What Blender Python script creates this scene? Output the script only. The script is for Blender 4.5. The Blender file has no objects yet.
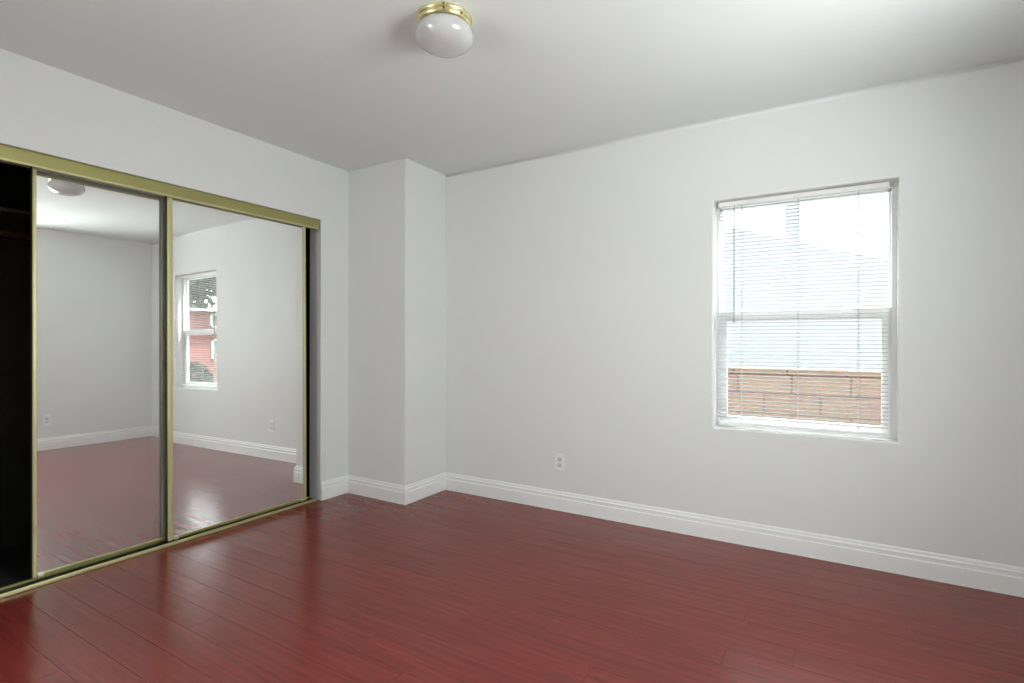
import bpy, bmesh, math, random
from mathutils import Vector, Matrix
random.seed(7)
C = bpy.context.scene
col = C.collection
R = math.radians

# ------------------------------------------------------------------ dimensions
H = 2.44                      # ceiling height
D = 3.234                     # back wall
W = 4.15                      # right wall
Y0 = -0.70                    # wall behind the camera
PA, PB = 0.581, 0.453         # corner chase
OY0, OY1, OZ = 0.10, 2.531, 2.023   # closet opening
TH = 0.122                    # wall thickness
WX1, WX2, WZ1, WZ2 = 2.560, 3.434, 0.650, 1.972   # window in the back wall
CL = (1.816, 1.661)           # ceiling light
GZ = -0.62                    # ground outside

# ------------------------------------------------------------------ camera
cd = bpy.data.cameras.new('camera'); cam = bpy.data.objects.new('camera', cd); col.objects.link(cam)
cd.sensor_width = 36; cd.lens = 525.289 / 1024 * 36; cd.clip_start = 0.02; cd.clip_end = 300
cam.location = (3.137, 0, 1.149)
cam.matrix_world = (Matrix.Translation((3.137, 0, 1.149)) @ Matrix.Rotation(R(31.107), 4, 'Z')
                    @ Matrix.Rotation(R(90), 4, 'X') @ Matrix.Rotation(R(0.128), 4, 'Z'))
C.camera = cam

# ------------------------------------------------------------------ world, lights, exposure
C.view_settings.view_transform = 'Standard'
try: C.view_settings.look = 'None'
except Exception: pass
C.view_settings.gamma = 1; C.view_settings.use_curve_mapping = False
C.view_settings.exposure = 0.0
w = bpy.data.worlds.new('sky'); C.world = w; w.use_nodes = True
nt = w.node_tree; nt.nodes.clear()
out = nt.nodes.new('ShaderNodeOutputWorld'); bg = nt.nodes.new('ShaderNodeBackground')
tc = nt.nodes.new('ShaderNodeTexCoord'); sx = nt.nodes.new('ShaderNodeSeparateXYZ'); cr = nt.nodes.new('ShaderNodeValToRGB')
nt.links.new(tc.outputs['Generated'], sx.inputs[0]); nt.links.new(sx.outputs['Z'], cr.inputs[0])
cr.color_ramp.elements[0].position = 0.0; cr.color_ramp.elements[0].color = (0.92, 0.95, 0.95, 1)
cr.color_ramp.elements[1].position = 0.8; cr.color_ramp.elements[1].color = (0.80, 0.89, 0.97, 1)
nt.links.new(cr.outputs[0], bg.inputs[0]); nt.links.new(bg.outputs[0], out.inputs[0])
mt = nt.nodes.new('ShaderNodeMapRange'); mt.inputs['From Min'].default_value = 0; mt.inputs['From Max'].default_value = .7
mt.inputs['To Min'].default_value = 3.4; mt.inputs['To Max'].default_value = 4.2; nt.links.new(sx.outputs['Z'], mt.inputs['Value']); # hazy bright horizon
dt = nt.nodes.new('ShaderNodeVectorMath'); dt.operation = 'DOT_PRODUCT'; dt.inputs[1].default_value = Vector((.78, .42, .52)).normalized()   # bright spot added to the sky to make the floor glare
nrm = nt.nodes.new('ShaderNodeVectorMath'); nrm.operation = 'NORMALIZE'; nt.links.new(tc.outputs['Generated'], nrm.inputs[0]); nt.links.new(nrm.outputs[0], dt.inputs[0])
def wm(op, a, b):
    n_ = nt.nodes.new('ShaderNodeMath'); n_.operation = op
    for i_, v_ in enumerate((a, b)):
        if isinstance(v_, (int, float)): n_.inputs[i_].default_value = v_
        else: nt.links.new(v_, n_.inputs[i_])
    return n_.outputs[0]
nt.links.new(wm('ADD', mt.outputs[0], wm('MULTIPLY', wm('POWER', wm('MAXIMUM', dt.outputs['Value'], 0), 30), 72)), bg.inputs[1])

def lamp(kind, name, energy, color, mat):
    l = bpy.data.lights.new(name, kind); l.energy = energy; l.color = color
    o = bpy.data.objects.new(name, l); col.objects.link(o); o.matrix_world = mat; return o
def look(loc, d):
    return Matrix.Translation(loc) @ Vector(d).to_track_quat('-Z', 'Y').to_matrix().to_4x4()
sun = lamp('SUN', 'sun', 16.0, (1, .97, .93), look((0, 0, 8), (0.30, -0.30, -0.90))); sun.data.angle = R(0.6)
# daylight through the side window behind the camera
sky2 = lamp('AREA', 'side_window_daylight', 80, (.97, 1, .975), look((W + TH + 0.30, 1.2, 1.45), (-1, 0.10, 0.0)))
sky2.data.shape = 'RECTANGLE'; sky2.data.size = 1.5; sky2.data.size_y = 1.4
# added fill light outside that window, aimed up like a bounced flash
ceil_fill = lamp('AREA', 'ceiling_fill', 205, (.97, 1, .97), look((W + .95, .8, -.15), Vector((3.1, 2.7, 2.44)) - Vector((W + .95, .8, -.15))))
ceil_fill.data.shape = 'RECTANGLE'; ceil_fill.data.size = 1.8; ceil_fill.data.size_y = 1.4
# added frontal fill light, through a made-up doorway behind the camera
hall = lamp('AREA', 'hall_fill', 40, (.97, 1, .975), look((.55, Y0 - TH - 0.5, 1.25), (0.45, 1, 0.05)))
hall.data.shape = 'RECTANGLE'; hall.data.size = 1.3; hall.data.size_y = 1.9; hall.data.spread = R(150)
for nm, loc, d, sxx, syy in (('sky_portal', ((WX1+WX2)/2, D+0.2, (WZ1+WZ2)/2), (0, -1, 0), WX2-WX1, WZ2-WZ1),):
    p = lamp('AREA', nm, 1, (1, 1, 1), look(loc, d)); p.data.shape = 'RECTANGLE'
    p.data.size = sxx; p.data.size_y = syy; p.data.cycles.is_portal = True

# ------------------------------------------------------------------ materials
def mat(name, base, rough=.5, metal=0, coat=0, spec=.5, bump=None, var=0, vscale=3):
    m = bpy.data.materials.new(name); m.use_nodes = True; n = m.node_tree; b = n.nodes['Principled BSDF']
    b.inputs['Base Color'].default_value = (*base, 1); b.inputs['Roughness'].default_value = rough
    b.inputs['Metallic'].default_value = metal; b.inputs['Coat Weight'].default_value = coat
    b.inputs['Specular IOR Level'].default_value = spec
    if bump or var:
        t = n.nodes.new('ShaderNodeTexCoord')
    if bump:
        sc, st = bump
        no = n.nodes.new('ShaderNodeTexNoise'); no.inputs['Scale'].default_value = sc; no.inputs['Detail'].default_value = 4
        bu = n.nodes.new('ShaderNodeBump'); bu.inputs['Strength'].default_value = st; bu.inputs['Distance'].default_value = .003
        n.links.new(t.outputs['Object'], no.inputs['Vector']); n.links.new(no.outputs['Fac'], bu.inputs['Height'])
        n.links.new(bu.outputs[0], b.inputs['Normal'])
    if var:
        n2 = n.nodes.new('ShaderNodeTexNoise'); n2.inputs['Scale'].default_value = vscale; n2.inputs['Detail'].default_value = 5
        n.links.new(t.outputs['Object'], n2.inputs['Vector'])
        r = n.nodes.new('ShaderNodeValToRGB')
        r.color_ramp.elements[0].position = .3; r.color_ramp.elements[1].position = .7
        r.color_ramp.elements[0].color = (*[c*(1-var) for c in base], 1); r.color_ramp.elements[1].color = (*[min(1, c*(1+var)) for c in base], 1)
        n.links.new(n2.outputs['Fac'], r.inputs[0]); n.links.new(r.outputs[0], b.inputs['Base Color'])
    return m

M = {}
M['wall'] = mat('wall_paint', (.768, .782, .775), .55, bump=(90, .06), spec=.3)
M['ceiling'] = mat('ceiling_paint', (.78, .812, .82), .7, bump=(60, .08), spec=.2)
M['trim'] = mat('trim_paint', (.88, .89, .88), .32, bump=(40, .02), var=.015)
M['reveal'] = mat('reveal_gloss_paint', (.86, .86, .85), .22, bump=(40, .02))
M['vinyl'] = mat('white_vinyl', (.90, .91, .91), .35, var=.01)
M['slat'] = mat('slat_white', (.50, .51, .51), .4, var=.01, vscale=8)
M['track_shade'] = mat('shade_dark_metal', (.03, .03, .018), .6, metal=.3, var=.3)  # near-black colour puts the shade into track, top rails and stile edges
M['gold'] = mat('satin_gold_aluminium', (.36, .335, .13), .42, metal=.6, bump=(120, .02), var=.05, vscale=6)
M['gold_edge'] = mat('satin_gold_lip', (.54, .51, .27), .4, metal=.55, var=.04, vscale=6)
M['brass'] = mat('polished_brass', (.86, .78, .44), .28, metal=1, var=.04, vscale=20)
M['screw'] = mat('dark_brass_screw', (.10, .07, .02), .4, metal=.6, var=.1, vscale=40)
M['dark'] = mat('closet_near_black', (.018, .018, .016), .8, var=.2)  # near-black tone for closet walls, cleat and door backs
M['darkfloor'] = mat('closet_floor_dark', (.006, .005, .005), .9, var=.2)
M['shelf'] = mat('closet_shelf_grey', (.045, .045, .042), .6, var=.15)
M['rod'] = mat('dark_wood_rod', (.05, .022, .012), .5, var=.3, vscale=8)
M['nickel'] = mat('zinc_bracket', (.6, .6, .52), .3, metal=.9, var=.1)
M['slot'] = mat('outlet_slot', (.16, .16, .15), .6, var=.1)
M['plate'] = mat('outlet_plastic', (.88, .88, .86), .3, var=.01)
M['recept'] = mat('outlet_face', (.66, .66, .64), .35, var=.01)
M['cord'] = mat('ladder_cord', (.45, .47, .48), .7, var=.05)
M['wand'] = mat('clear_grey_wand', (.30, .31, .32), .25, var=.05)
M['opal'] = mat('opal_glass', (.56, .565, .57), .10, coat=.6, var=.008)
M['opal'].node_tree.nodes['Principled BSDF'].inputs['Subsurface Weight'].default_value = .15
M['opal'].node_tree.nodes['Principled BSDF'].inputs['Subsurface Radius'].default_value = (.02, .02, .02)

def glass_mat():
    m = bpy.data.materials.new('window_glass'); m.use_nodes = True; n = m.node_tree; n.nodes.clear()
    o = n.nodes.new('ShaderNodeOutputMaterial'); mx = n.nodes.new('ShaderNodeMixShader')
    tr = n.nodes.new('ShaderNodeBsdfTransparent'); gl = n.nodes.new('ShaderNodeBsdfGlossy'); fr = n.nodes.new('ShaderNodeLayerWeight')
    tr.inputs[0].default_value = (.97, .985, .98, 1); gl.inputs['Roughness'].default_value = .01; 
    # two-surface pane: 5% facing, rising towards grazing (Schlick)
    fr.inputs[0].default_value = .5
    pw = n.nodes.new('ShaderNodeMath'); pw.operation = 'POWER'; pw.inputs[1].default_value = 5; n.links.new(fr.outputs['Facing'], pw.inputs[0])
    ma = n.nodes.new('ShaderNodeMath'); ma.operation = 'MULTIPLY_ADD'; ma.inputs[1].default_value = .95; ma.inputs[2].default_value = .04; n.links.new(pw.outputs[0], ma.inputs[0])
    n.links.new(ma.outputs[0], mx.inputs[0]); n.links.new(tr.outputs[0], mx.inputs[1]); n.links.new(gl.outputs[0], mx.inputs[2])
    n.links.new(mx.outputs[0], o.inputs[0]); return m
M['glass'] = glass_mat()

def mirror_mat():
    m = bpy.data.materials.new('mirror'); m.use_nodes = True; n = m.node_tree; b = n.nodes['Principled BSDF']
    o = n.nodes['Material Output']
    b.inputs['Base Color'].default_value = (.955, .965, .95, 1); b.inputs['Metallic'].default_value = 1; b.inputs['Roughness'].default_value = .004
    # a thin film of dust, heavier in smears
    t = n.nodes.new('ShaderNodeTexCoord'); no = n.nodes.new('ShaderNodeTexNoise'); no.inputs['Scale'].default_value = 5; no.inputs['Detail'].default_value = 6
    n.links.new(t.outputs['Object'], no.inputs['Vector'])
    r = n.nodes.new('ShaderNodeMapRange'); r.inputs['From Min'].default_value = .3; r.inputs['From Max'].default_value = .75
    r.inputs['To Min'].default_value = .10; r.inputs['To Max'].default_value = .15
    n.links.new(no.outputs['Fac'], r.inputs['Value'])
    df = n.nodes.new('ShaderNodeBsdfDiffuse'); df.inputs[0].default_value = (.8, .8, .8, 1)
    mx = n.nodes.new('ShaderNodeMixShader'); n.links.new(r.outputs[0], mx.inputs[0]); n.links.new(b.outputs[0], mx.inputs[1]); n.links.new(df.outputs[0], mx.inputs[2])
    n.links.new(mx.outputs[0], o.inputs[0]); return m
M['mirror'] = mirror_mat()

def floor_mat():
    m = bpy.data.materials.new('cherry_laminate'); m.use_nodes = True; n = m.node_tree; b = n.nodes['Principled BSDF']
    t = n.nodes.new('ShaderNodeTexCoord'); at = n.nodes.new('ShaderNodeAttribute'); at.attribute_name = 'tone'
    sep = n.nodes.new('ShaderNodeSeparateXYZ'); n.links.new(t.outputs['Object'], sep.inputs[0])
    def mth(op, a, bb=None):
        x = n.nodes.new('ShaderNodeMath'); x.operation = op
        for i, v in enumerate((a, bb)):
            if v is None: continue
            if isinstance(v, (int, float)): x.inputs[i].default_value = v
            else: n.links.new(v, x.inputs[i])
        return x.outputs[0]
    def coord(kx, ky):
        cb = n.nodes.new('ShaderNodeCombineXYZ')
        n.links.new(mth('MULTIPLY', sep.outputs[0], kx), cb.inputs[0]); n.links.new(mth('MULTIPLY', sep.outputs[1], ky), cb.inputs[1])
        n.links.new(mth('MULTIPLY', at.outputs['Fac'], 37.0), cb.inputs[2]); return cb.outputs[0]
    def noise(vec, s, d, dist=0):
        x = n.nodes.new('ShaderNodeTexNoise'); x.inputs['Scale'].default_value = s; x.inputs['Detail'].default_value = d
        x.inputs['Roughness'].default_value = .6; x.inputs['Distortion'].default_value = dist
        n.links.new(vec, x.inputs['Vector']); return x.outputs['Fac']
    g1 = noise(coord(1.3, 30), 1.6, 3, .1)       # broad figure
    g2 = noise(coord(4, 55), 1.5, 3, .1)         # fine pores
    r = n.nodes.new('ShaderNodeValToRGB'); e = r.color_ramp.elements
    e[0].position = .26; e[0].color = (.135, .022, .017, 1)
    e[1].position = .78; e[1].color = (.270, .040, .029, 1)
    k = e.new(.46); k.color = (.185, .027, .021, 1)
    k = e.new(.58); k.color = (.212, .031, .024, 1)
    mixf = mth('ADD', mth('MULTIPLY', g1, .75), mth('MULTIPLY', g2, .25))
    mixf = mth('ADD', mixf, mth('MULTIPLY', mth('SUBTRACT', at.outputs['Fac'], .5), .05))
    n.links.new(mixf, r.inputs[0]); n.links.new(r.outputs[0], b.inputs['Base Color'])
    rr = n.nodes.new('ShaderNodeMapRange'); rr.inputs['To Min'].default_value = .17; rr.inputs['To Max'].default_value = .26
    n.links.new(noise(coord(2, 5), 2, 5), rr.inputs['Value']); n.links.new(rr.outputs[0], b.inputs['Roughness'])
    b.inputs['Specular IOR Level'].default_value = .36
    return m
M['floor'] = floor_mat()
M['seam'] = mat('plank_seam', (.08, .016, .014), .35, var=.2)

# outdoors
def brick_mat(name, c1, c2, mortar, bw, bh, msize, offx=0, offz=0, axis='x'):
    m = bpy.data.materials.new(name); m.use_nodes = True; n = m.node_tree; b = n.nodes['Principled BSDF']
    t = n.nodes.new('ShaderNodeTexCoord'); s = n.nodes.new('ShaderNodeSeparateXYZ'); cb = n.nodes.new('ShaderNodeCombineXYZ')
    n.links.new(t.outputs['Object'], s.inputs[0])
    a1 = n.nodes.new('ShaderNodeMath'); a1.operation = 'ADD'; a1.inputs[1].default_value = offx; n.links.new(s.outputs[0 if axis == 'x' else 1], a1.inputs[0])
    a2 = n.nodes.new('ShaderNodeMath'); a2.operation = 'ADD'; a2.inputs[1].default_value = offz; n.links.new(s.outputs[2], a2.inputs[0])
    n.links.new(a1.outputs[0], cb.inputs[0]); n.links.new(a2.outputs[0], cb.inputs[1])
    br = n.nodes.new('ShaderNodeTexBrick'); n.links.new(cb.outputs[0], br.inputs['Vector'])
    br.inputs['Scale'].default_value = 1; br.inputs['Brick Width'].default_value = bw; br.inputs['Row Height'].default_value = bh
    br.inputs['Mortar Size'].default_value = msize; br.inputs['Mortar Smooth'].default_value = .3
    br.inputs['Color1'].default_value = (*c1, 1); br.inputs['Color2'].default_value = (*c2, 1); br.inputs['Mortar'].default_value = (*mortar, 1)
    no = n.nodes.new('ShaderNodeTexNoise'); no.inputs['Scale'].default_value = 14; no.inputs['Detail'].default_value = 6
    n.links.new(t.outputs['Object'], no.inputs['Vector'])
    mx = n.nodes.new('ShaderNodeMix'); mx.data_type = 'RGBA'; mx.blend_type = 'SOFT_LIGHT'; mx.inputs[0].default_value = .35
    n.links.new(br.outputs['Color'], mx.inputs[6]); n.links.new(no.outputs['Color'], mx.inputs[7]); n.links.new(mx.outputs[2], b.inputs['Base Color'])
    b.inputs['Roughness'].default_value = .9
    bu = n.nodes.new('ShaderNodeBump'); bu.inputs['Strength'].default_value = .5; bu.inputs['Distance'].default_value = .01; bu.invert = True
    n.links.new(br.outputs['Fac'], bu.inputs['Height']); n.links.new(bu.outputs[0], b.inputs['Normal'])
    return m
M['block'] = brick_mat('tan_slump_block', (.215, .145, .105), (.195, .13, .096), (.10, .068, .052), .403, .158, .008, offx=-2.477 + .403*8 + .2015, offz=-.725 + .158*10)
M['cap'] = mat('block_cap_tan', (.18, .118, .08), .9, bump=(30, .6), var=.15, vscale=9)
M['stucco'] = mat('pale_stucco', (.355, .37, .38), .9, bump=(40, .3), var=.02)
M['roofw'] = mat('pale_roof', (.33, .345, .355), .8, var=.06)
M['pink'] = brick_mat('pink_lap_siding', (.33, .13, .115), (.33, .13, .115), (.17, .065, .06), 60, .20, .012, axis='y')
M['shingle'] = mat('grey_shingle', (.075, .08, .085), .9, bump=(12, .6), var=.2, vscale=10)
M['concrete'] = mat('concrete', (.35, .34, .32), .9, bump=(20, .3), var=.08, vscale=2)
M['grass'] = mat('lawn', (.13, .16, .05), .95, bump=(60, .8), var=.3, vscale=4)
M['asphalt'] = mat('street', (.20, .20, .20), .95, var=.1)
M['leaf'] = mat('leaf', (.055, .085, .045), .7, var=.4, vscale=3)
M['bark'] = mat('bark', (.13, .10, .07), .9, bump=(25, .8), var=.3)
M['housewin'] = mat('house_window_dark', (.18, .24, .22), .15, var=.1)

# ------------------------------------------------------------------ helpers
def obj(name, bm, m, parent=None, smooth=False, loc=None):
    me = bpy.data.meshes.new(name); bmesh.ops.recalc_face_normals(bm, faces=bm.faces[:]); bm.to_mesh(me); bm.free()
    for x in (m if isinstance(m, (list, tuple)) else [m]): me.materials.append(x)
    o = bpy.data.objects.new(name, me); col.objects.link(o)
    if parent: o.parent = parent
    if loc: o.location = loc
    if smooth:
        for p in me.polygons: p.use_smooth = True
    return o
def struct(name, bm, m, **k):
    o = obj(name, bm, m, **k)
    if not o.parent: o['kind'] = 'structure'
    return o
def empty(name, loc=(0, 0, 0)):
    o = bpy.data.objects.new(name, None); col.objects.link(o); o.location = loc; o.empty_display_size = .1; return o
def tag(o, label, cat, group=None):
    o['label'] = label; o['category'] = cat
    if group: o['group'] = group
    return o
def box(bm, x0, x1, y0, y1, z0, z1, bev=0, mi=0, seg=2):
    g = bmesh.ops.create_cube(bm, size=1)['verts']
    for v in g: v.co = Vector(((x0+x1)/2 + v.co.x*(x1-x0), (y0+y1)/2 + v.co.y*(y1-y0), (z0+z1)/2 + v.co.z*(z1-z0)))
    fs = {f for v in g for f in v.link_faces}
    for f in fs: f.material_index = mi
    if bev:
        bmesh.ops.bevel(bm, geom=list({e for v in g for e in v.link_edges}), offset=bev, segments=seg, affect='EDGES', profile=.6)
def cyl(bm, a, b, r, seg=12, mi=0, r2=None):
    a, b = Vector(a), Vector(b); d = b - a
    g = bmesh.ops.create_cone(bm, cap_ends=True, segments=seg, radius1=r, radius2=r if r2 is None else r2, depth=d.length)['verts']
    m = Matrix.Translation((a+b)/2) @ d.to_track_quat('Z', 'Y').to_matrix().to_4x4()
    for v in g: v.co = m @ v.co
    for f in {f for v in g for f in v.link_faces}: f.material_index = mi
def lathe(bm, prof, seg=64):
    rings = []
    for r, z in prof:
        if r < 1e-6: rings.append([bm.verts.new((0, 0, z))]); continue
        rings.append([bm.verts.new((r*math.cos(2*math.pi*i/seg), r*math.sin(2*math.pi*i/seg), z)) for i in range(seg)])
    for A, B in zip(rings, rings[1:]):
        for i in range(seg):
            j = (i+1) % seg
            if len(A) == 1: bm.faces.new((A[0], B[i], B[j]))
            elif len(B) == 1: bm.faces.new((A[i], B[0], A[j]))
            else: bm.faces.new((A[i], B[i], B[j], A[j]))
def wall_hole(fr, u0, u1, v0, v1, th, hole=None, bev=0):
    """slab in the u,v plane; fr(u, v, depth) -> xyz; depth 0 is the room face"""
    bm = bmesh.new()
    if hole: hu0, hu1, hv0, hv1 = hole; us, vs = [u0, hu0, hu1, u1], [v0, hv0, hv1, v1]
    else: us, vs = [u0, u1], [v0, v1]
    G = {}
    for k, dd in enumerate((0, th)):
        for i, u in enumerate(us):
            for j, v in enumerate(vs): G[k, i, j] = bm.verts.new(fr(u, v, dd))
    n, m_ = len(us)-1, len(vs)-1
    for k in (0, 1):
        for i in range(n):
            for j in range(m_):
                if hole and i == 1 and j == 1: continue
                bm.faces.new((G[k, i, j], G[k, i+1, j], G[k, i+1, j+1], G[k, i, j+1]))
    def strip(P):
        for a, b in zip(P, P[1:] + P[:1]):
            bm.faces.new((G[0, *a], G[0, *b], G[1, *b], G[1, *a]))
    rim = [(i, 0) for i in range(n)] + [(n, j) for j in range(m_)] + [(i, m_) for i in range(n, 0, -1)] + [(0, j) for j in range(m_, 0, -1)]
    strip(rim)
    if hole:
        hr = [(1, 1), (2, 1), (2, 2), (1, 2)]; nf = len(bm.faces); strip(hr)
        bm.faces.ensure_lookup_table()
        for f in bm.faces[nf:]: f.material_index = 1
        if bev:
            vs_ = [G[0, *a] for a in hr]
            es = [e for e in bm.edges if e.verts[0] in vs_ and e.verts[1] in vs_]
            bmesh.ops.bevel(bm, geom=es, offset=bev, segments=5, affect='EDGES', profile=.5, material=1)
    return bm

# ------------------------------------------------------------------ room shell
struct('wall_back', wall_hole(lambda u, v, d: (u, D+d, v), -.95, W+TH, -.05, H+.05, TH, (WX1, WX2, WZ1, WZ2), .009), [M['wall'], M['reveal']])
struct('wall_left', wall_hole(lambda u, v, d: (-d, u, v), Y0, D, -.05, H+.05, TH, (OY0, OY1, -.03, OZ), .003), [M['wall'], M['wall']])
W2 = (.70, 1.95, .85, 2.08)
struct('wall_right', wall_hole(lambda u, v, d: (W+d, u, v), Y0-TH, D, -.05, H+.05, TH, W2, .009), [M['wall'], M['reveal']])
DR = (.55, 1.75, -.03, 2.10)
struct('wall_front', wall_hole(lambda u, v, d: (u, Y0-d, v), -.95, W, -.05, H+.05, TH, DR, .003), [M['wall'], M['wall']])
bm = bmesh.new(); box(bm, 0, PA, D-PB, D, -.02, H+.02)
es = [e for e in bm.edges if all(abs(v.co.x-PA) < 1e-4 and abs(v.co.y-(D-PB)) < 1e-4 for v in e.verts)]
bmesh.ops.bevel(bm, geom=es, offset=.004, segments=3, affect='EDGES')
struct('wall_corner', bm, M['wall'])
bm = bmesh.new(); box(bm, -.95, W+TH, Y0-TH, D+TH, H, H+.12)
struct('ceiling', bm, M['ceiling'])

# softly rounded plaster joint between back wall and ceiling
bm = bmesh.new(); A = []; B = []; rr_ = .018
for i in range(9):
    t = i/8*math.pi/2; y_, z_ = D - rr_ + rr_*math.sin(t), H - rr_ + rr_*math.cos(t)
    A.append(bm.verts.new((PA, y_, z_))); B.append(bm.verts.new((W, y_, z_)))
for i in range(8): bm.faces.new((A[i], A[i+1], B[i+1], B[i]))
ca, cb_ = bm.verts.new((PA, D+.002, H+.002)), bm.verts.new((W, D+.002, H+.002))
bm.faces.new(A + [ca]); bm.faces.new(B + [cb_])
cv = struct('trim_1', bm, M['ceiling'], smooth=False)
for p in cv.data.polygons: p.use_smooth = p.area < .5 and len(p.vertices) == 4

# unseen hall box added beyond the doorway to keep sky light out
bm = bmesh.new()
box(bm, -1.3, 3.0, Y0-TH-2.2, Y0-TH-2.1, -.05, H); box(bm, -1.4, -1.3, Y0-TH-2.2, Y0-TH, -.05, H); box(bm, 3.0, 3.1, Y0-TH-2.2, Y0-TH, -.05, H)
box(bm, -1.4, 3.1, Y0-TH-2.2, Y0-TH, H, H+.1); box(bm, -1.4, 3.1, Y0-TH-2.2, Y0+.0, -.1, -.02)
struct('hall_sky_block', bm, M['wall'])
# floor of laminate planks running along x
bm = bmesh.new(); tone = bm.faces.layers.float.new('tone')
PW, PL = .1227, 1.21
k0 = math.floor((Y0 - .758) / PW); k1 = math.ceil((D - .758) / PW)
offs = {5: .41, 4: .665, 10: 2.81, 11: 3.03, 3: .95, 9: 2.16}
box(bm, -.13, W+.02, Y0-.02, D+.02, -.06, -.0025, mi=1)
for k in range(k0, k1):
    ya, yb = max(.758 + k*PW, Y0), min(.758 + (k+1)*PW, D)
    o = offs.get(k, random.uniform(0, PL)) % PL
    x = -.13 + ((o + .13) % PL) - PL
    while x < W:
        xa, xb = max(x, -.13), min(x + PL, W)
        if xb - xa > .01:
            g, c = .0002, .0007
            t = random.random()
            P = [(xa+g, ya+g), (xb-g, ya+g), (xb-g, yb-g), (xa+g, yb-g)]
            Q = [(xa+g+c, ya+g+c), (xb-g-c, ya+g+c), (xb-g-c, yb-g-c), (xa+g+c, yb-g-c)]
            lo = [bm.verts.new((*p, -.0025)) for p in P]; md = [bm.verts.new((*p, -.0009)) for p in P]; hi = [bm.verts.new((*p, 0)) for p in Q]
            f = bm.faces.new(hi); f[tone] = t
            for i in range(4):
                j = (i+1) % 4
                f = bm.faces.new((md[i], md[j], hi[j], hi[i])); f[tone] = t
                f = bm.faces.new((lo[i], lo[j], md[j], md[i])); f[tone] = t; f.material_index = 1
        x += PL
struct('floor', bm, [M['floor'], M['seam']])

# baseboards
PROF = [(0, 0), (.015, 0), (.015, .086), (.0135, .089), (.0105, .091), (.0105, .107), (.0125, .110), (.0115, .114), (.0075, .118), (.006, .131), (.003, .137), (0, .137)]
def base_seg(name, a, b, na, nb):
    """a, b: wall corner points; na, nb: miter vectors (offset per unit of thickness)"""
    bm = bmesh.new(); A = []; B = []
    for d, z in PROF:
        z *= .955
        A.append(bm.verts.new((a[0]+na[0]*d, a[1]+na[1]*d, z))); B.append(bm.verts.new((b[0]+nb[0]*d, b[1]+nb[1]*d, z)))
    for i in range(len(PROF)-1): bm.faces.new((A[i], A[i+1], B[i+1], B[i]))
    bm.faces.new(A); bm.faces.new(B)
    return struct(name, bm, M['trim'])
base_seg('baseboard_left', (0, OY1), (0, D-PB), (1, 0), (1, -1))
base_seg('baseboard_corner_front', (0, D-PB), (PA, D-PB), (1, -1), (1, -1))
base_seg('baseboard_corner_side', (PA, D-PB), (PA, D), (1, -1), (1, -1))
base_seg('baseboard_back', (PA, D), (W, D), (1, -1), (-1, -1))
base_seg('baseboard_right', (W, D), (W, Y0), (-1, -1), (-1, 1))
base_seg('baseboard_front', (W, Y0), (1.79, Y0), (-1, 1), (0, 1))

# closet inside (dark)
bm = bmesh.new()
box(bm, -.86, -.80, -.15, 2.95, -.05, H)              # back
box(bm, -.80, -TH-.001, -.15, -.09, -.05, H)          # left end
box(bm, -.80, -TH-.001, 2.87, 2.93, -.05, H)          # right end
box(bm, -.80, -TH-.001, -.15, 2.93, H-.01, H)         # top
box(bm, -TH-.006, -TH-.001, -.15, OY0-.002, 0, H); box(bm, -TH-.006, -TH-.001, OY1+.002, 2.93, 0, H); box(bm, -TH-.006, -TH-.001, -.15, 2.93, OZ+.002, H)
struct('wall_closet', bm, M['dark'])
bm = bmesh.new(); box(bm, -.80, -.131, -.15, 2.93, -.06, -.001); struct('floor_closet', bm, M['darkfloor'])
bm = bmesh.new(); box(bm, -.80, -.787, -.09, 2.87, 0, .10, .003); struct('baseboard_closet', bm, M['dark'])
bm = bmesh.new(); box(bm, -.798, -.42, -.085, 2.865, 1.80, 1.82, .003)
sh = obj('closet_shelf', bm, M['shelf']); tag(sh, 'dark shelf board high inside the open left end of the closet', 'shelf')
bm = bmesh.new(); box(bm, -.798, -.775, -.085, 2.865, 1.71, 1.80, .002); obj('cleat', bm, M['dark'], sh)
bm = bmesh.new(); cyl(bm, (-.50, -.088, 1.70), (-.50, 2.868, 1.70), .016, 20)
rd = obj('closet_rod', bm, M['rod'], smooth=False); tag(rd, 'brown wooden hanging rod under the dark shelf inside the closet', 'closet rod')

# ------------------------------------------------------------------ closet door tracks
TY0, TY1 = OY0 + .005, 2.517
bm = bmesh.new()
box(bm, -.014, -.006, TY0, TY1, 1.953, 2.0205, .0015)
box(bm, -.110, -.006, TY0, TY1, 2.016, 2.0222)
box(bm, -.054, -.050, TY0, TY1, 1.975, 2.018)
box(bm, -.110, -.106, TY0, TY1, 1.965, 2.018)
top = obj('closet_top_track', bm, M['gold']); tag(top, 'satin gold metal track with flat fascia above the mirrored closet doors', 'door track')
bm = bmesh.new(); box(bm, -.016, -.003, TY0, TY1, 1.950, 1.961, .002); lip = obj('fascia_lip', bm, M['gold_edge'], top); lip['label'] = 'brighter rounded lower lip'
bm = bmesh.new()
box(bm, -.110, -.014, TY0, TY1, .0002, .004, mi=1)  # base coloured dark for the shade under the doors
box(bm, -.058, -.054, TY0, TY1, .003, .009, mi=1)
box(bm, -.110, -.106, TY0, TY1, .003, .016)
bot = obj('closet_bottom_track', bm, [M['gold'], M['track_shade']]); tag(bot, 'narrow gold metal floor track under the mirrored closet doors', 'door track')
bm = bmesh.new(); box(bm, -.024, -.013, TY0, TY1, .0003, .019, .004); lp = obj('front_lip', bm, M['gold_edge'], bot); lp['label'] = 'bright raised front lip'

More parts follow.
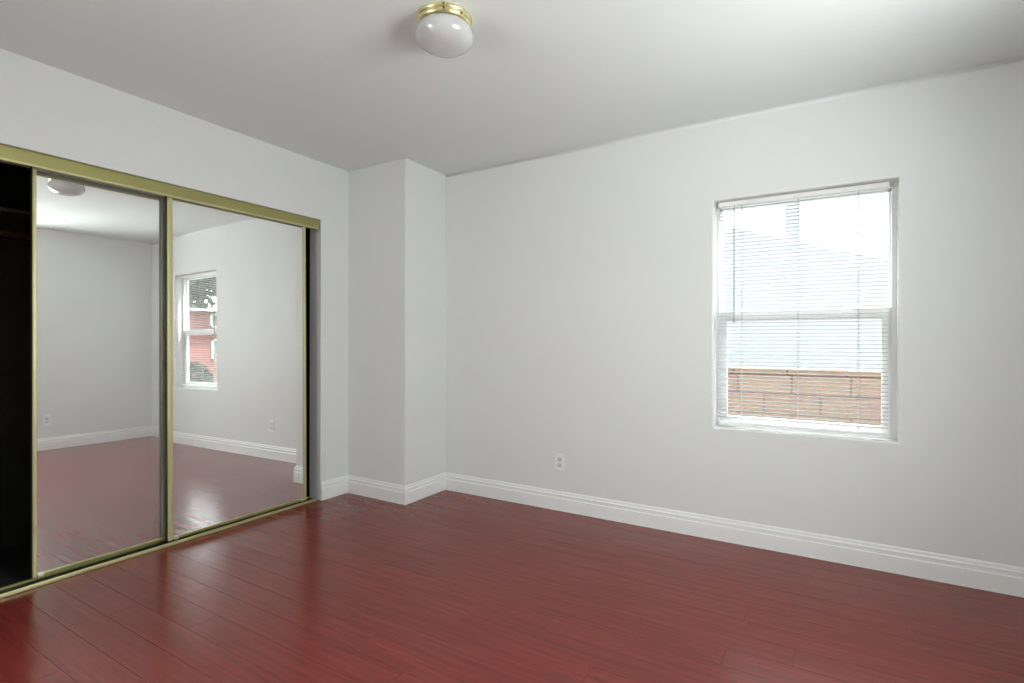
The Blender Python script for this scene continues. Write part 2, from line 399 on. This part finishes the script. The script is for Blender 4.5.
# ------------------------------------------------------------------ mirrored doors
def door(name, xm, al, be, ya, yb, z0, z1, sl, sr, rb, rt, label):
    root = empty(name, (0, 0, 0))
    # local frame: x outwards, y along, z up, origin at y=1.5,z=1 on the mirror plane
    n = Vector((1, -al, -be)).normalized()
    yv = Vector((0, 1, 0)); yv = (yv - n*yv.dot(n)).normalized(); zv = n.cross(yv)
    mw = Matrix((( n.x, yv.x, zv.x, xm), (n.y, yv.y, zv.y, 1.5), (n.z, yv.z, zv.z, 1.0), (0, 0, 0, 1)))
    a, b, c, d = ya-1.5, yb-1.5, z0-1, z1-1
    F, B = .009, -.018
    def part(nm, fn, m, smooth=False):
        bm = bmesh.new(); fn(bm)
        return obj(nm, bm, m, root)
    part('mirror', lambda q: box(q, -.005, 0, a+sl*.5, b-sr*.5, c+rb*.5, d-rt*.5), M['mirror'])
    part('back_panel', lambda q: box(q, -.010, -.0055, a+sl*.5, b-sr*.5, c+rb*.5, d-rt*.5), M['dark'])
    def stile(y0_, y1_, ins):
        def f(q):
            box(q, B, F, y0_, y1_, c, d, .0025)
            # raised outer bead
            box(q, F-.002, F+.003, y0_+.004 if ins > 0 else y0_+.010, y1_-.010 if ins > 0 else y1_-.004, c, d, .002)
        return f
    part('stile', stile(a, a+sl, 1), M['gold_edge']); part('stile', stile(b-sr, b, -1), M['gold_edge'])
    part('top_rail', lambda q: (box(q, B+.004, F-.002, a+sl, b-sr, d-rt, d, .002, mi=1), box(q, F-.003, F+.001, a+sl, b-sr, d-rt+.005, d-rt+.008)), [M['recept'], M['track_shade']])  # rail body coloured dark for the shade below the fascia
    part('edge_shade_strip', lambda q: box(q, B+.001, F-.004, a-.0012, a-.0001, c+.002, d-.002), M['track_shade'])  # dark strip added to the stile edge in place of its shade
    part('bottom_rail', lambda q: (box(q, B+.004, F-.002, a+sl, b-sr, c, c+rb, .002), box(q, F-.004, F+.001, a+sl, b-sr, c+rb*.55, c+rb*.9, .001)), M['gold'])
    for yy in (a+sl+.004, b-sr-.026):
        def br(q, yy=yy):
            box(q, F-.001, F+.004, yy, yy+.022, c-.002, c+.014, .001)
            cyl(q, (F+.003, yy+.011, c+.004), (F+.008, yy+.011, c+.004), .005, 12)
        part('roller_bracket', br, M['nickel'])
    root.matrix_world = mw
    tag(root, label, 'mirrored door', 'sliding mirrored closet doors'); return root
door('sliding_mirror_door', -.070, .0142, -.007, .950, 1.84, .030, 1.975, .016, .022, .014, .019,
     'rear mirrored closet door nearer the dark opening, reflecting the ceiling lamp')
door('sliding_mirror_door', -.030, .004, -.008, 1.517, 2.421, .030, 1.985, .028, .018, .016, .010,
     'front mirrored closet door beside the wall jamb, reflecting the window')

# ------------------------------------------------------------------ window in the back wall
def window(n, fr, u0, u1, v0, v1, zmid, muntins=False):
    """fr(u, depth, v) -> xyz box corner mapping"""
    root = empty(f'window_{n}', fr((u0+u1)/2, .12, v0)); root['kind'] = 'structure'
    base = Vector(root.location)
    def bx(bm, a, b, d0, d1, c, d, bev=.002):
        p, q = Vector(fr(a, d0, c)) - base, Vector(fr(b, d1, d)) - base
        box(bm, min(p.x, q.x), max(p.x, q.x), min(p.y, q.y), max(p.y, q.y), min(p.z, q.z), max(p.z, q.z), bev)
    bm = bmesh.new(); d0, d1 = .088, .146
    fl, frt = .020, .022
    bx(bm, u0, u0+fl, d0, d1, v0, v1); bx(bm, u1-frt, u1, d0, d1, v0, v1)
    bx(bm, u0+fl, u1-frt, d0, d1, v1-.022, v1); bx(bm, u0+fl, u1-frt, d0, d1, v0, v0+.030)
    # raised inner fin
    bx(bm, u0+fl-.004, u0+fl, d0-.004, d0+.004, v0, v1, 0); bx(bm, u1-frt, u1-frt+.004, d0-.004, d0+.004, v0, v1, 0)
    obj('window_frame', bm, M['vinyl'], root)
    # lower sash (inside)
    s = bmesh.new(); a, b = u0+fl, u1-frt; st = .040
    bx(s, a, a+st, .094, .118, v0+.030, zmid+.030); bx(s, b-st, b, .094, .118, v0+.030, zmid+.030)
    bx(s, a+st, b-st, .094, .118, v0+.030, v0+.062); bx(s, a+st, b-st, .092, .118, zmid-.030, zmid+.030)
    sash = obj('lower_sash', s, M['vinyl'], root)
    g = bmesh.new(); bx(g, a+st*.6, b-st*.6, .106, .110, v0+.05, zmid, 0); obj('glass', g, M['glass'], sash)
    s = bmesh.new()
    bx(s, a, a+.010, .120, .142, zmid-.030, v1-.022); bx(s, b-.010, b, .120, .142, zmid-.030, v1-.022)
    bx(s, a, b, .120, .142, v1-.040, v1-.022); bx(s, a, b, .120, .142, zmid-.030, zmid+.028)
    if muntins:
        for t in (1/3, 2/3): bx(s, a+(b-a)*t-.008, a+(b-a)*t+.008, .120, .140, zmid, v1-.03)
    up = obj('upper_sash', s, M['vinyl'], root)
    g = bmesh.new(); bx(g, a+.005, b-.005, .130, .134, zmid, v1-.03, 0); obj('glass', g, M['glass'], up)
    return root
window(1, lambda u, d, v: (u, D+d, v), WX1, WX2, WZ1, WZ2, 1.301)
window(2, lambda u, d, v: (W+d, u, v), *W2, 1.43, True)

# mini blind
bl = empty('window_blind', ((WX1+WX2)/2, D+.062, WZ1))
tag(bl, 'white horizontal mini blind lowered over the window with slats open', 'blind')
bo = Vector(bl.location)
bx0, bx1, by = WX1+.022, WX2-.038, D+.062
L_ = lambda v: Vector(v) - bo
bm = bmesh.new(); p, q = L_((bx0-.004, by-.016, WZ2-.030)), L_((bx1+.004, by+.016, WZ2-.003)); box(bm, p.x, q.x, p.y, q.y, p.z, q.z, .003)
obj('headrail', bm, M['vinyl'], bl)
bm = bmesh.new(); zt, zb, sp = WZ2-.044, .700, .0203
z = zt; tilt = R(3)
while z > zb:
    ring0, ring1 = [], []
    for i in range(7):
        s = (i/6 - .5)*.025; zz = z + .0022*(1-(s/.0125)**2) + s*math.tan(tilt)
        for lst, dz in ((ring0, 0), (ring1, -.0003)):
            lst.append((bm.verts.new(L_((bx0, by+s, zz+dz))), bm.verts.new(L_((bx1, by+s, zz+dz)))))
    for lst in (ring0, ring1):
        for a, b in zip(lst, lst[1:]): bm.faces.new((a[0], a[1], b[1], b[0]))
    for i in (0, -1): bm.faces.new((ring0[i][0], ring0[i][1], ring1[i][1], ring1[i][0]))
    z -= sp
sl = obj('slats', bm, M['slat'], bl, smooth=True)
bm = bmesh.new(); p, q = L_((bx0, by-.012, .664)), L_((bx1, by+.012, .684)); box(bm, p.x, q.x, p.y, q.y, p.z, q.z, .004)
obj('bottom_rail', bm, M['vinyl'], bl)
for x in (2.703, 2.990, 3.268):
    bm = bmesh.new()
    for dy in (-.0135, .0135): cyl(bm, L_((x, by+dy, .684)), L_((x, by+dy, WZ2-.03)), .0008, 6)
    cyl(bm, L_((x+.004, by, .684)), L_((x+.004, by, WZ2-.03)), .0007, 6)
    obj('ladder_cord', bm, M['cord'], bl)
bm = bmesh.new(); cyl(bm, L_((2.665, by-.024, 1.272)), L_((2.665, by-.024, WZ2-.045)), .0034, 6); cyl(bm, L_((2.665, by-.024, 1.262)), L_((2.665, by-.024, 1.285)), .0046, 8)
wd = obj('wand', bm, M['wand'], bl)
bm = bmesh.new(); cyl(bm, L_((2.665, by-.024, WZ2-.048)), L_((2.665, by-.014, WZ2-.030)), .002, 6); obj('wand_hook', bm, M['nickel'], wd)

# ------------------------------------------------------------------ ceiling light
lt = empty('ceiling_light', (CL[0], CL[1], H)); tag(lt, 'flush ceiling lamp with brass ring canopy and white opal glass shade', 'ceiling light')
bm = bmesh.new()
lathe(bm, [(0, -.0002), (.1085, -.0002), (.111, -.003), (.111, -.009), (.109, -.013), (.106, -.0145), (.105, -.016), (.107, -.018), (.108, -.022), (.106, -.029), (.101, -.034), (.096, -.035), (.090, -.033), (0, -.031)])
obj('canopy', bm, M['brass'], lt, smooth=True)
bm = bmesh.new(); pr = [(.088, -.0325), (.0915, -.036)]
top_r, zc = .1155, -.071
for i in range(1, 9):
    t = i/8; pr.append((.0915 + (top_r-.0915)*math.sin(t*math.pi/2), -.036 - (-.036 - zc)*(1-math.cos(t*math.pi/2))))
for i in range(1, 25):
    t = i/24*math.pi/2; pr.append((top_r*math.cos(t)**.92 if i < 24 else 0, zc - .058*math.sin(t)))
lathe(bm, pr); obj('glass_shade', bm, M['opal'], lt, smooth=True)
dc = math.atan2(0-CL[1], 3.137-CL[0])
for da, z in ((-.04, -.007), (-.04, -.022), (.62, -.025), (2.5, -.025)):
    an = dc + da; rr = .109 if z > -.01 else .106
    bm = bmesh.new(); dx, dy = math.cos(an), math.sin(an)
    cyl(bm, (dx*rr, dy*rr, z), (dx*(rr+.006), dy*(rr+.006), z), .0032, 12)
    obj('screw', bm, M['screw'], lt)

# ------------------------------------------------------------------ outlets
def outlet(loc, rz, label):
    r = empty('wall_outlet', loc)
    bm = bmesh.new(); box(bm, -.035, .035, -.006, 0, -.0575, .0575, .003); obj('cover_plate', bm, M['plate'], r)
    for zz in (.0195, -.0195):
        bm = bmesh.new(); box(bm, -.017, .017, -.0085, -.004, zz-.0145, zz+.0145, .005)
        for sxx, hh in ((-.0065, .0055), (.0065, .0045)): box(bm, sxx-.0012, sxx+.0012, -.0089, -.0080, zz+.002-hh+.001, zz+.002+hh, mi=1)
        cyl(bm, (0, -.0089, zz-.0085), (0, -.0080, zz-.0085), .0026, 10, mi=1)
        obj('receptacle', bm, [M['recept'], M['slot']], r)
    bm = bmesh.new(); cyl(bm, (0, -.0058, 0), (0, -.0072, 0), .003, 12); obj('screw', bm, M['nickel'], r)
    r.rotation_euler = (0, 0, rz); tag(r, label, 'outlet', 'duplex wall outlets'); return r
outlet((1.570, D, .328), 0, 'white duplex outlet on the back wall left of the window')
outlet((W, 2.194, .328), R(-90), 'white duplex outlet on the right wall, seen only in the rear mirror')

# ------------------------------------------------------------------ outdoors
bm = bmesh.new(); box(bm, -30, 60, D+TH+.02, 60, GZ-.3, GZ-.02); struct('ground', bm, M['concrete'])
bm = bmesh.new(); box(bm, W+TH+.02, 60, -40, D+TH+.02, GZ-.3, GZ-.02); struct('ground_side', bm, M['concrete'])
bm = bmesh.new(); box(bm, -30, 7.5, 4.98, 8.8, GZ-.02, GZ); struct('ground_yard', bm, M['concrete'])
bm = bmesh.new()
box(bm, 15.2, 40, 3.5, 40, GZ-.02, GZ+.0); struct('ground_lawn', bm, M['grass'])
bm = bmesh.new()
box(bm, -4, 5.32, 4.80, 4.95, GZ-.02, .883, .006)
bw = obj('block_wall', bm, M['block']); tag(bw, 'tan slump block garden wall outside the window below the pale house', 'garden wall')
bm = bmesh.new(); random.seed(3)
x = -4.0
while x < 5.3:
    box(bm, x+.003, min(x+.398, 5.335), 4.785+random.uniform(-.003, .003), 4.965, .884, .930+random.uniform(-.004, .004), .008); x += .403
obj('wall_cap', bm, M['cap'], bw)
# pier
bm = bmesh.new(); box(bm, 5.02, 5.36, 4.74, 5.02, GZ-.02, 1.0, .006); pp = obj('pier', bm, M['block'], bw)

# neighbour's pale gable house
nh = empty('neighbour_house', (0, 9, GZ)); tag(nh, 'pale blue-white stucco house with a low gable beyond the block wall', 'house')
def gable(bm, xa, xb, y0_, y1_, z0, ze, zp):
    xm_ = (xa+xb)/2
    P = [(xa, z0), (xb, z0), (xb, ze), (xm_, zp), (xa, ze)]
    A = [bm.verts.new((x, y0_-9, z-GZ)) for x, z in P]; B = [bm.verts.new((x, y1_-9, z-GZ)) for x, z in P]
    bm.faces.new(A); bm.faces.new(B)
    for i in range(5): j = (i+1) % 5; bm.faces.new((A[i], A[j], B[j], B[i]))
bm = bmesh.new(); gable(bm, -4.6, 4.6, 9, 17, GZ, 2.05, 3.58); obj('house_walls', bm, M['stucco'], nh)
bm = bmesh.new()
for s in (-1, 1):
    P = [(0, 3.50), (s*4.7, 1.95), (s*4.7, 1.99), (0, 3.56)]
    A = [bm.verts.new((x, .02, z-GZ)) for x, z in P]; B = [bm.verts.new((x, 8.3, z-GZ)) for x, z in P]
    bm.faces.new(A); bm.faces.new(B)
    for i in range(4): j = (i+1) % 4; bm.faces.new((A[i], A[j], B[j], B[i]))
obj('roof', bm, M['roofw'], nh)
bm = bmesh.new(); box(bm, 2.55, 2.74, .3, .55, 2.6-GZ, 3.6-GZ, .01); box(bm, 2.52, 2.77, .27, .58, 3.6-GZ, 3.66-GZ, .01); obj('chimney', bm, M['roofw'], nh)

# pink house across the street, seen through the mirror
ph = empty('pink_house', (20, 14, GZ)); tag(ph, 'pink lap-sided house with white windows, seen in the mirror through the window', 'house')
def pb(nm, m, *bxs, par=None, bev=0):
    bm = bmesh.new()
    for b_ in bxs: x0, x1, y0_, y1_, z0, z1 = b_; box(bm, x0-20, x1-20, y0_-14, y1_-14, z0-GZ, z1-GZ, bev)
    return obj(nm, bm, m, par or ph)
pb('house_walls', M['pink'], (20, 30, 6, 22, GZ, 2.75))
bm = bmesh.new()
P = [(19.5, 2.72), (25, 3.25), (30.5, 2.72)]
A = [bm.verts.new((x-20, 5.6-14, z-GZ)) for x, z in P]; B = [bm.verts.new((x-20, 22.4-14, z-GZ)) for x, z in P]
bm.faces.new(A); bm.faces.new(B)
for i in range(3): j = (i+1) % 3; bm.faces.new((A[i], A[j], B[j], B[i]))
obj('roof', bm, M['shingle'], ph)
for (ya, yb, za, zb2) in ((12.7, 14.0, .62, 1.55), (12.65, 13.9, 2.05, 2.66)):
    f = pb('window', M['trim'], (19.93, 20.02, ya, yb, za, za+.08), (19.93, 20.02, ya, yb, zb2-.08, zb2), (19.93, 20.02, ya, ya+.08, za, zb2),
           (19.93, 20.02, yb-.08, yb, za, zb2), (19.93, 20.02, (ya+yb)/2-.03, (ya+yb)/2+.03, za, zb2))
    pb('pane', M['housewin'], (19.96, 19.99, ya+.05, yb-.05, za+.05, zb2-.05), par=f)

def tree(loc, h, r, label, seed, n=900, lf=1):
    random.seed(seed); root = empty('tree', loc); tag(root, label, 'tree', 'trees across the street')
    bm = bmesh.new(); cyl(bm, (0, 0, 0), (.1, .05, h*.55), .16, 10, r2=.09)
    for k in range(6):
        a = k*1.05; cyl(bm, (.1, .05, h*(.4+.03*k)), (.1+math.cos(a)*r*.6, math.sin(a)*r*.6, h*(.62+.04*k)), .05, 7, r2=.02)
    obj('trunk', bm, M['bark'], root)
    bm = bmesh.new()
    cl = [(random.gauss(0, r*.42), random.gauss(0, r*.42), h*.72+random.gauss(0, h*.13), r*random.uniform(.28, .45)) for _ in range(14)]
    for i in range(n):
        cx_, cy_, cz_, cr_ = cl[i % len(cl)]
        d = Vector((random.gauss(0, 1), random.gauss(0, 1), random.gauss(0, 1))).normalized()*cr_*random.uniform(.6, 1.05)
        c = Vector((cx_, cy_, cz_)) + d; s = random.uniform(.10, .18)*lf
        u = Vector((random.gauss(0, 1), random.gauss(0, 1), random.gauss(0, 1))).normalized(); v = u.orthogonal().normalized()
        bm.faces.new([bm.verts.new(c+u*s), bm.verts.new(c+v*s*.5), bm.verts.new(c-u*s), bm.verts.new(c-v*s*.5)])
    obj('foliage', bm, M['leaf'], root); return root
tree((17.3, 12.6, GZ), 3.9, 1.3, 'broad green tree shading the pink house front', 5)
tree((37, 20.5, GZ), 8.5, 3.2, 'tall green tree behind the pink house', 9, 2600, 2)
# clipped shrub against the pink wall
random.seed(12); bm = bmesh.new()
for i in range(1500):
    d = Vector((random.gauss(0, 1), random.gauss(0, 1), abs(random.gauss(0, 1)))).normalized()*random.uniform(.75, 1)
    c = Vector((d.x*.7, d.y*.95, .12 + d.z*1.15)); s_ = random.uniform(.05, .10)
    u = Vector((random.gauss(0, 1), random.gauss(0, 1), random.gauss(0, 1))).normalized(); v = u.orthogonal().normalized()
    bm.faces.new([bm.verts.new(c+u*s_), bm.verts.new(c+v*s_*.6), bm.verts.new(c-u*s_), bm.verts.new(c-v*s_*.6)])
for k in range(5):
    a = k*1.26; cyl(bm, (0, 0, 0), (math.cos(a)*.4, math.sin(a)*.5, .8), .03, 6, mi=1)
shb = obj('shrub', bm, [M['leaf'], M['bark']], loc=(19.0, 11.3, GZ)); tag(shb, 'dark rounded shrub against the front wall of the pink house', 'shrub')
